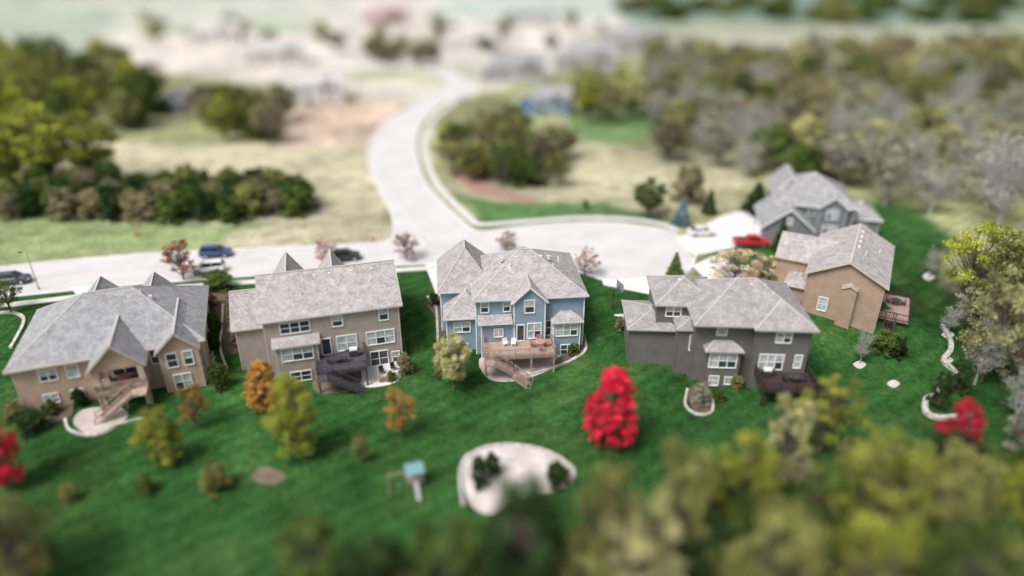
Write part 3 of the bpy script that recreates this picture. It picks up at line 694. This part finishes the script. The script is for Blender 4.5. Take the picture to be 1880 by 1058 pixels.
tree('yellow_green_tree','round','yg',85,345,186,150); tree('yellow_green_tree','round','yg',175,342,205,120); tree('yellow_green_tree','round','olive',30,348,215,110)
tree('green_tree','round','dark',960,1120,885,190); tree('green_tree','round','green',830,1160,965,190); tree('green_tree','round','green',585,1130,945,150); tree('green_tree','open','olive',60,1090,930,170); tree('green_tree','round','dark',700,1190,1000,190)
tree('olive_tree','round','olive',1110,1080,850,120); tree('olive_tree','open','olive',1230,1050,825,140); tree('olive_tree','round','yg',1350,1000,790,130); tree('olive_tree','open','yg',1590,1040,790,170); tree('olive_tree','round','olive',1680,1060,860,150); tree('green_tree','round','yg',1850,1000,840,120)
tree('green_tree','round','green',1480,1010,850,120); tree('olive_tree','open','cream',1170,1150,930,170); tree('olive_tree','round','olive',1390,1180,930,190); tree('olive_tree','open','yg',1560,1200,960,180); tree('green_tree','round','green',1720,1200,950,180)
# shrubs
for u, v, t_, w, c in ((402,530,500,62,'green'),(390,560,540,26,'rust'),(395,605,575,30,'green'),(392,642,612,34,'dark'),(404,712,668,44,'green'),(428,560,535,24,'brown'),(432,590,555,26,'olive'),(436,630,590,30,'brown'),
    (745,685,650,36,'brown'),(738,650,612,18,'olive'),(798,560,538,22,'dark'),(815,640,618,24,'dark'),(1052,650,628,26,'green'),(1068,630,612,16,'rust'),(1140,605,582,26,'brown'),(1285,742,700,40,'gray'),
    (1622,648,605,48,'green'),(1645,655,618,36,'dark'),(1603,640,615,26,'green'),(150,745,715,30,'dark'),(60,790,755,60,'dark'),(400,900,850,60,'olive'),(130,920,890,36,'olive'),(270,905,875,40,'green'),(1075,382,366,14,'green'),
    (880,895,838,36,'dark'),(905,872,832,34,'dark'),(1022,890,852,50,'dark'),(810,690,660,26,'olive'),(1350,715,690,26,'olive'),(1720,745,680,40,'dark'),(1755,720,660,44,'dark'),(500,640,618,18,'dark'),(1480,560,540,24,'green'),(95,760,735,34,'green'),(30,770,738,40,'olive'),(720,700,682,20,'green'),(1320,735,715,22,'green')):
    tree('shrub','shrub',c,u,v,t_,w)
# masses
mass('hedgerow', [(10,398),(150,405),(300,405),(420,412),(565,392),(540,355),(300,350),(20,352)], 80, ['shrub'], ['dark','dark','green','olive','brown'], (4,6.5), (4.5,7), 3.0)
mass('tree_cluster', [(-150,260),(300,262),(300,190),(-150,180)], 34, ['round','oval','shrub'], ['green','olive','yg','olive'], (10,15), (9,12), 6)
mass('tree_cluster', [(385,268),(500,268),(520,225),(375,205)], 14, ['round','shrub'], ['green','olive','yg','brown'], (8,12), (8,11), 5)
mass('distant_trees', [(-300,170),(230,170),(230,115),(-400,110)], 40, ['round','shrub'], ['olive','green','yg','cream'], (9,14), (10,15), 9)
mass('tree_cluster', [(825,328),(900,345),(1030,345),(1040,285),(960,255),(830,265)], 30, ['round','shrub','open'], ['brown','olive','olive','green'], (6,10), (6,9), 4.5)
mass('tree_cluster', [(1070,235),(1160,235),(1160,200),(1060,200)], 6, ['round'], ['yg','cream','olive'], (11,15), (8,11), 5)
mass('distant_trees', [(680,125),(800,130),(800,105),(690,100)], 8, ['round'], ['olive','brown'], (7,10), (9,12), 8)
mass('distant_trees', [(260,100),(640,95),(1150,95),(1100,35),(260,40)], 26, ['round','open'], ['cream','olive','brown','gray'], (5,9), (8,14), 25)
mass('woodland', [(1215,305),(1400,335),(1600,350),(1600,200),(1900,180),(1900,140),(1190,140)], 170, ['round','shrub','open','bare'], ['olive','brown','gray','brown','green','olive','cream'], (7,12), (8,12), 6.5)
mass('woodland', [(1590,380),(1700,400),(1950,440),(2100,300),(1900,200),(1590,250)], 62, ['bare','bare','open','open','open'], ['gray','gray','olive','cream'], (8,13), (8,11), 5)
mass('distant_trees', [(1190,150),(2000,160),(2100,115),(1190,112)], 45, ['round','shrub'], ['olive','brown','gray','cream'], (9,13), (12,18), 10)
mass('distant_trees', [(1150,40),(2100,40),(2100,0),(1150,0)], 40, ['shrub'], ['green','olive'], (8,12), (20,36), 26)
mass('woodland', [(1760,500),(1950,470),(2300,800),(2300,1000),(1870,900),(1790,720)], 50, ['oval','round','shrub','bare','open'], ['olive','olive','green','yg','brown','gray','dark'], (5,9), (5,8), 4)
mass('woodland', [(1080,1060),(1330,980),(1450,930),(1700,920),(2000,900),(2300,1500),(1000,1500)], 60, ['round','open','oval','shrub'], ['olive','yg','olive','green','brown','dark','dark'], (5,9), (5,8), 3.6)
mass('woodland', [(560,1180),(1000,1130),(1050,1400),(500,1400)], 20, ['round','open','shrub'], ['green','olive','dark'], (6,8.5), (5,8), 3.2)
mass('woodland', [(-250,980),(20,1000),(90,1130),(480,1230),(480,1500),(-300,1500)], 22, ['round','open','shrub'], ['green','olive','yg','dark'], (5,7.5), (5,8), 3.4)
# ------------------------------------------------------------------ vehicles
TIRE = mat('tire_rubber', (.025,.025,.025), .9, .1); HUB = mat('alloy_hub', (.55,.55,.57), .3, .05, metal=.8); CGL = mat('car_glass', (.015,.02,.025), .05, .1, spec=.7)
LMP = mat('headlamp', (.8,.8,.78), .2, .02); TLP = mat('tail_lamp', (.45,.02,.02), .3, .02); BLK = mat('black_plastic', (.03,.03,.03), .6, .1)
def car(name, kind, paint, u, v, u2, v2, flip=False):
    p = S(u, v); q = S(u2, v2); r = math.atan2(q.y - p.y, q.x - p.x) + (math.pi if flip else 0)
    m, n, b = nt('paint_' + name); b.inputs['Base Color'].default_value = (*paint, 1); b.inputs['Roughness'].default_value = .25; b.inputs['Coat Weight'].default_value = .5
    c = B(name, (p.x, p.y, p.z + .05), r)
    if kind == 'sedan': prof = [(-2.35,.35),(-2.38,.75),(-2.2,.98),(-1.5,1.03),(.95,1.0),(1.9,.86),(2.3,.68),(2.36,.32)]; cb, ct, zb, zt, L = (-1.95,1.25), (-1.15,.35), 1.0, 1.45, 2.36
    elif kind == 'suv': prof = [(-2.35,.4),(-2.4,.8),(-2.3,1.12),(-1.5,1.15),(1.0,1.12),(2.0,1.02),(2.32,.82),(2.38,.38)]; cb, ct, zb, zt, L = (-2.3,1.25), (-2.0,.45), 1.12, 1.72, 2.38
    else: prof = [(-2.9,.5),(-2.92,.95),(-2.88,1.18),(-.6,1.18),(1.3,1.18),(2.5,1.1),(2.8,.9),(2.86,.45)]; cb, ct, zb, zt, L = (-.75,1.55), (-.55,.85), 1.17, 1.88, 2.9
    W = .93
    secs = []
    for yy in (-W, -W+.1, W-.1, W):
        secs.append([(x, yy, z if (z < .6 or abs(yy) < W - .05) else z - .07) for x, z in prof])
    N = len(prof)
    for a_, b2 in ((0,1),(1,2),(2,3)):
        for i in range(N):
            j = (i + 1) % N; c.poly('body', m, [secs[a_][i], secs[a_][j], secs[b2][j], secs[b2][i]])
    c.poly('body', m, secs[0][::-1]); c.poly('body', m, secs[3])
    wb, wt = W - .1, W - .26
    bt = [(cb[0],-wb,zb),(cb[1],-wb,zb),(cb[1],wb,zb),(cb[0],wb,zb)]; tp = [(ct[0],-wt,zt),(ct[1],-wt,zt),(ct[1],wt,zt),(ct[0],wt,zt)]
    for i in range(4): c.poly('windows', CGL, [bt[i], bt[(i+1)%4], tp[(i+1)%4], tp[i]])
    for i in range(4): c.beam('pillars', m, bt[i], tp[i], .1, .07)
    for s_ in (-1, 1): c.beam('pillars', m, ((cb[0]+cb[1])/2, s_*wb, zb), ((ct[0]+ct[1])/2, s_*(wt+.01), zt), .09, .05)
    c.poly('roof', m, [(ct[0]-.03,-wt-.03,zt+.0),(ct[1]+.03,-wt-.03,zt),(ct[1]-.15,-wt+.2,zt+.06),(ct[0]+.1,-wt+.2,zt+.06)])
    c.poly('roof', m, [(ct[0]+.1,-wt+.2,zt+.06),(ct[1]-.15,-wt+.2,zt+.06),(ct[1]-.15,wt-.2,zt+.06),(ct[0]+.1,wt-.2,zt+.06)])
    c.poly('roof', m, [(ct[0]+.1,wt-.2,zt+.06),(ct[1]-.15,wt-.2,zt+.06),(ct[1]+.03,wt+.03,zt),(ct[0]-.03,wt+.03,zt)])
    c.poly('roof', m, [(ct[1]+.03,-wt-.03,zt),(ct[1]+.03,wt+.03,zt),(ct[1]-.15,wt-.2,zt+.06),(ct[1]-.15,-wt+.2,zt+.06)])
    c.poly('roof', m, [(ct[0]-.03,-wt-.03,zt),(ct[0]-.03,wt+.03,zt),(ct[0]+.1,wt-.2,zt+.06),(ct[0]+.1,-wt+.2,zt+.06)])
    wr = .34 if kind == 'sedan' else .39
    for x in (-L*.6, L*.6):
        for s_ in (-1, 1):
            c.cyl('wheel_arches', BLK, (x, s_*(W-.1), wr), (x, s_*(W+.008), wr), wr+.07, n=18)
            c.cyl('wheels', TIRE, (x, s_*(W-.2), wr), (x, s_*(W+.03), wr), wr, n=18)
            c.cyl('hubs', HUB, (x, s_*(W), wr), (x, s_*(W+.045), wr), wr*.6, n=12)
    for s_ in (-1, 1):
        c.box('headlamps', LMP, L-.12, L-.0, s_*.7-.17, s_*.7+.17, .66, .8); c.box('tail_lamps', TLP, -L-.03, -L+.08, s_*.74-.13, s_*.74+.13, .75, .95)
        c.box('mirrors', m, cb[1]-.35, cb[1]-.15, s_*(W+.02)-.09, s_*(W+.02)+.09, zb, zb+.14)
        c.box('sills', BLK, -L*.45, L*.45, s_*W-.02, s_*W+.02, .28, .4)
    c.box('bumper', BLK, L-.06, L+.03, -.7, .7, .35, .5)
    if kind == 'pickup':
        c.box('truck_bed', BLK, -2.75, -.9, -.72, .72, 1.1, 1.19)
        for y in (-.8, .8): c.box('truck_bed', m, -2.88, -.8, y-.07, y+.07, 1.15, 1.32)
        c.box('truck_bed', m, -2.9, -2.8, -.8, .8, 1.15, 1.31)
    e = c.done()
    for ch in e.children:
        if ch.name.startswith('body'):
            bm = bmesh.new(); bm.from_mesh(ch.data); bmesh.ops.remove_doubles(bm, verts=bm.verts, dist=.001); bmesh.ops.recalc_face_normals(bm, faces=bm.faces); bm.to_mesh(ch.data); bm.free()
            bv = ch.modifiers.new('b', 'BEVEL'); bv.width = .06; bv.segments = 3; bv.limit_method = 'ANGLE'; bv.angle_limit = .5
    return e
car('blue_suv','suv',(.02,.06,.18), 398,471, 460,467); car('white_suv','suv',(.78,.77,.75), 384,500, 450,494, True); car('black_suv','suv',(.02,.02,.025), 634,478, 690,472)
car('dark_suv','suv',(.05,.06,.07), 24,521, 90,514); car('white_sedan','sedan',(.80,.79,.78), 1288,432, 1340,430); car('red_pickup','pickup',(.58,.02,.03), 1378,452, 1440,452)
car('silver_suv','suv',(.30,.31,.33), 955,476, 1010,478)
# ------------------------------------------------------------------ small things
POLE = mat('pole_metal', (.35,.35,.34), .5, .1); DKM = mat('dark_metal', (.05,.05,.05), .5, .1)
p = S(72,532); l = B('street_lamp', p, 0); l.cyl('pole', POLE, (0,0,0), (0,0,5.6), .09, .05); l.cyl('base', POLE, (0,0,0), (0,0,.4), .17, .12); l.cyl('arm', POLE, (0,0,5.5), (-.9,.1,5.75), .04)
l.cyl('lamp_head', DKM, (-.7,.1,5.7), (-1.3,.15,5.74), .13, .08); l.done()
p = S(1124,568); l = B('basketball_hoop', p, math.radians(20)); l.cyl('pole', DKM, (0,0,0), (0,0,3.0), .07); l.beam('arm', DKM, (0,0,2.9), (.9,0,3.2), .08)
l.box('backboard', mat('backboard', (.25,.27,.3), .2, .05), .9, .95, -.9, .9, 2.8, 3.9)
for a in range(12):
    t1, t2 = a*math.pi/6, (a+1)*math.pi/6; l.cyl('rim', TLP, (1.2+.23*math.cos(t1), .23*math.sin(t1), 3.05), (1.2+.23*math.cos(t2), .23*math.sin(t2), 3.05), .02, n=5)
l.done()
for (u, v, c) in ((253,434,(.5,.04,.03)), (200,414,(.7,.6,.5)), (310,414,(.7,.6,.5)), (686,444,(.5,.1,.08))):
    p = S(u, v); m = mat('hydrant_%d' % u, c); l = B('fire_hydrant', p, 0); l.cyl('barrel', m, (0,0,0), (0,0,.7), .14); l.cyl('bonnet', m, (0,0,.7), (0,0,.9), .17, .05); l.cyl('outlets', m, (-.24,0,.5), (.24,0,.5), .07); l.done()
for (u, v) in ((490,648),(1264,662),(818,600),(386,660)):
    p = S(u, v); l = B('air_conditioner_unit', (p.x, p.y, p.z + .05), .2); l.box('cabinet', POLE, -.42,.42,-.42,.42,.08,.85); l.box('pad', CONC, -.55,.55,-.55,.55,0,.08); l.cyl('fan_grille', DKM, (0,0,.85), (0,0,.88), .34, n=16); l.done()
def furn(kind, hloc, hrot, x, y, z, rot=0, c=None):
    cr, sr = math.cos(hrot), math.sin(hrot); loc = (hloc[0] + x*cr - y*sr, hloc[1] + x*sr + y*cr, z); m = c or WHITE
    l = B(kind, loc, hrot + rot)
    if kind == 'patio_chair':
        l.box('seat', m, -.27,.27,-.27,.27,.4,.46); l.box('backrest', m, -.27,.27,.22,.29,.46,.98)
        for a in (-.24,.24):
            for b_ in (-.24,.24): l.cyl('legs', m, (a,b_,0), (a,b_,.41), .03, n=6)
            l.box('armrests', m, a-.04, a+.04, -.27, .25, .64, .69)
    elif kind == 'patio_table':
        l.cyl('tabletop', m, (0,0,.7), (0,0,.76), .65, n=20)
        for a in range(4): t = a*math.pi/2+.8; l.cyl('legs', m, (.45*math.cos(t), .45*math.sin(t), 0), (.4*math.cos(t), .4*math.sin(t), .7), .03, n=6)
    elif kind == 'barbecue_grill':
        l.box('cart', m, -.5,.5,-.3,.3,.1,.85); l.cyl('hood', VENT, (-.45,0,.92), (.45,0,.92), .32, n=14); l.box('side_shelves', m, -.95,.95,-.25,.25,.84,.88)
    elif kind == 'outdoor_sofa':
        l.box('seat', m, -1,1,-.4,.4,.15,.45); l.box('backrest', m, -1,1,.3,.45,.45,.85); l.box('armrests', m, -1.1,-.92,-.4,.4,.15,.65); l.box('armrests', m, .92,1.1,-.4,.4,.15,.65)
    l.done()
RC = mat('red_cushion', (.45,.17,.16), .8, .1)
b3 = ((-8.0,72.6), math.radians(6))
furn('patio_table', *b3, 11.2,-2.6,.0, 0, D3); 
for i, (x, y, r) in enumerate(((10.3,-2.6,1.57),(12.0,-2.6,-1.57),(11.2,-1.6,0),(11.2,-3.6,3.14))): furn('patio_chair', *b3, x, y, .0, r, RC)
furn('patio_chair', *b3, 7.0,-2.0,.0, .3, WHITE); furn('patio_chair', *b3, 8.0,-2.1,.0, -.2, WHITE)
b2 = ((-28.4,67.6), math.radians(16))
furn('barbecue_grill', *b2, 9.6,-1.2,0,0,DKM); furn('patio_table', *b2, 7.6,-2.3,0,0,DKM); furn('patio_chair', *b2, 6.7,-2.3,0,1.57,DKM); furn('patio_chair', *b2, 8.5,-2.4,0,-1.57,DKM)
for x, y in ((12.6,-2),(14,-1.6)): furn('patio_chair', *b2, x, y, -2.55, .2, DKM)
furn('outdoor_sofa', *b2, 13.2, -3.6, -2.6, 3.14, D3)
b1 = ((-54.0,61.6), math.radians(20)); furn('patio_table', *b1, 10.6,-1.6,0,0,RC); furn('patio_chair', *b1, 9.6,-1.5,0,1.5,DKM); furn('patio_chair', *b1, 11.7,-1.5,0,-1.5,DKM)
b4 = ((21.0,66.6), math.radians(-3)); furn('patio_table', *b4, 10.9,-1.9,-.3,0,DKM); furn('patio_chair', *b4, 9.9,-1.9,-.3,1.5,DKM); furn('patio_chair', *b4, 11.9,-1.9,-.3,-1.5,DKM); furn('barbecue_grill', *b4, 8.1,-1,-.3,0,DKM)
b5 = ((38.8,80.6), math.radians(-29)); furn('patio_table', *b5, 11,8,-.1,0,DKM); furn('patio_chair', *b5, 10.1,8,-.1,1.5,DKM); furn('patio_chair', *b5, 11.9,8.1,-.1,-1.5,DKM)
# playset
p = S(762,890); l = B('playset', p, .3, .75); TQ = mat('canopy_turquoise', (.17,.31,.34), .7, .1); WD_ = mat('playset_wood', (.30,.25,.20), .8, .2)
for x in (-.9,.9):
    for y in (-.9,.9): l.box('posts', WD_, x-.07,x+.07,y-.07,y+.07,0,2.8)
l.box('platform', WD_, -1,1,-1,1,1.3,1.4)
l.poly('canopy', TQ, [(-1.2,-1.2,2.7),(1.2,-1.2,2.7),(1.2,0,3.5),(-1.2,0,3.5)]); l.poly('canopy', TQ, [(-1.2,1.2,2.7),(1.2,1.2,2.7),(1.2,0,3.5),(-1.2,0,3.5)])
l.poly('slide', POLE, [(-.3,-1,1.4),(.3,-1,1.4),(.3,-3.2,.2),(-.3,-3.2,.2)]); l.beam('swing_beam', WD_, (-.9,0,2.4), (-3.4,0,2.4), .15)
for y in (-1,1): l.beam('swing_legs', WD_, (-3.4,0,2.4), (-3.4,y,0), .1)
for o in (-.22,.22): l.cyl('swing_chains', DKM, (-2.1+o,0,2.4), (-2.1+o,0,.6), .015, n=5)
l.box('swing_seats', TQ, -2.35,-1.85,-.1,.1,.56,.6)
l.done()
# ------------------------------------------------------------------ light
w = bpy.data.worlds.new("World"); sc.world = w; w.use_nodes = True; n = w.node_tree
bg = n.nodes['Background']; sky = n.nodes.new('ShaderNodeTexSky'); sky.sky_type = 'NISHITA'; sky.sun_disc = False
sd = Vector((-.40, -.38, .84)).normalized()
sky.sun_elevation = math.asin(sd.z); sky.sun_rotation = math.atan2(sd.x, sd.y); sky.dust_density = 4
hs = n.nodes.new('ShaderNodeHueSaturation'); hs.inputs['Saturation'].default_value = .3; n.links.new(sky.outputs[0], hs.inputs['Color']); n.links.new(hs.outputs[0], bg.inputs['Color'])
bg.inputs['Strength'].default_value = .15
L = bpy.data.lights.new('sun', 'SUN'); L.energy = 3.3; L.angle = math.radians(24); L.color = (1, .975, .955)
lo = bpy.data.objects.new('sun', L); sc.collection.objects.link(lo); lo.rotation_euler = sd.to_track_quat('Z', 'Y').to_euler()
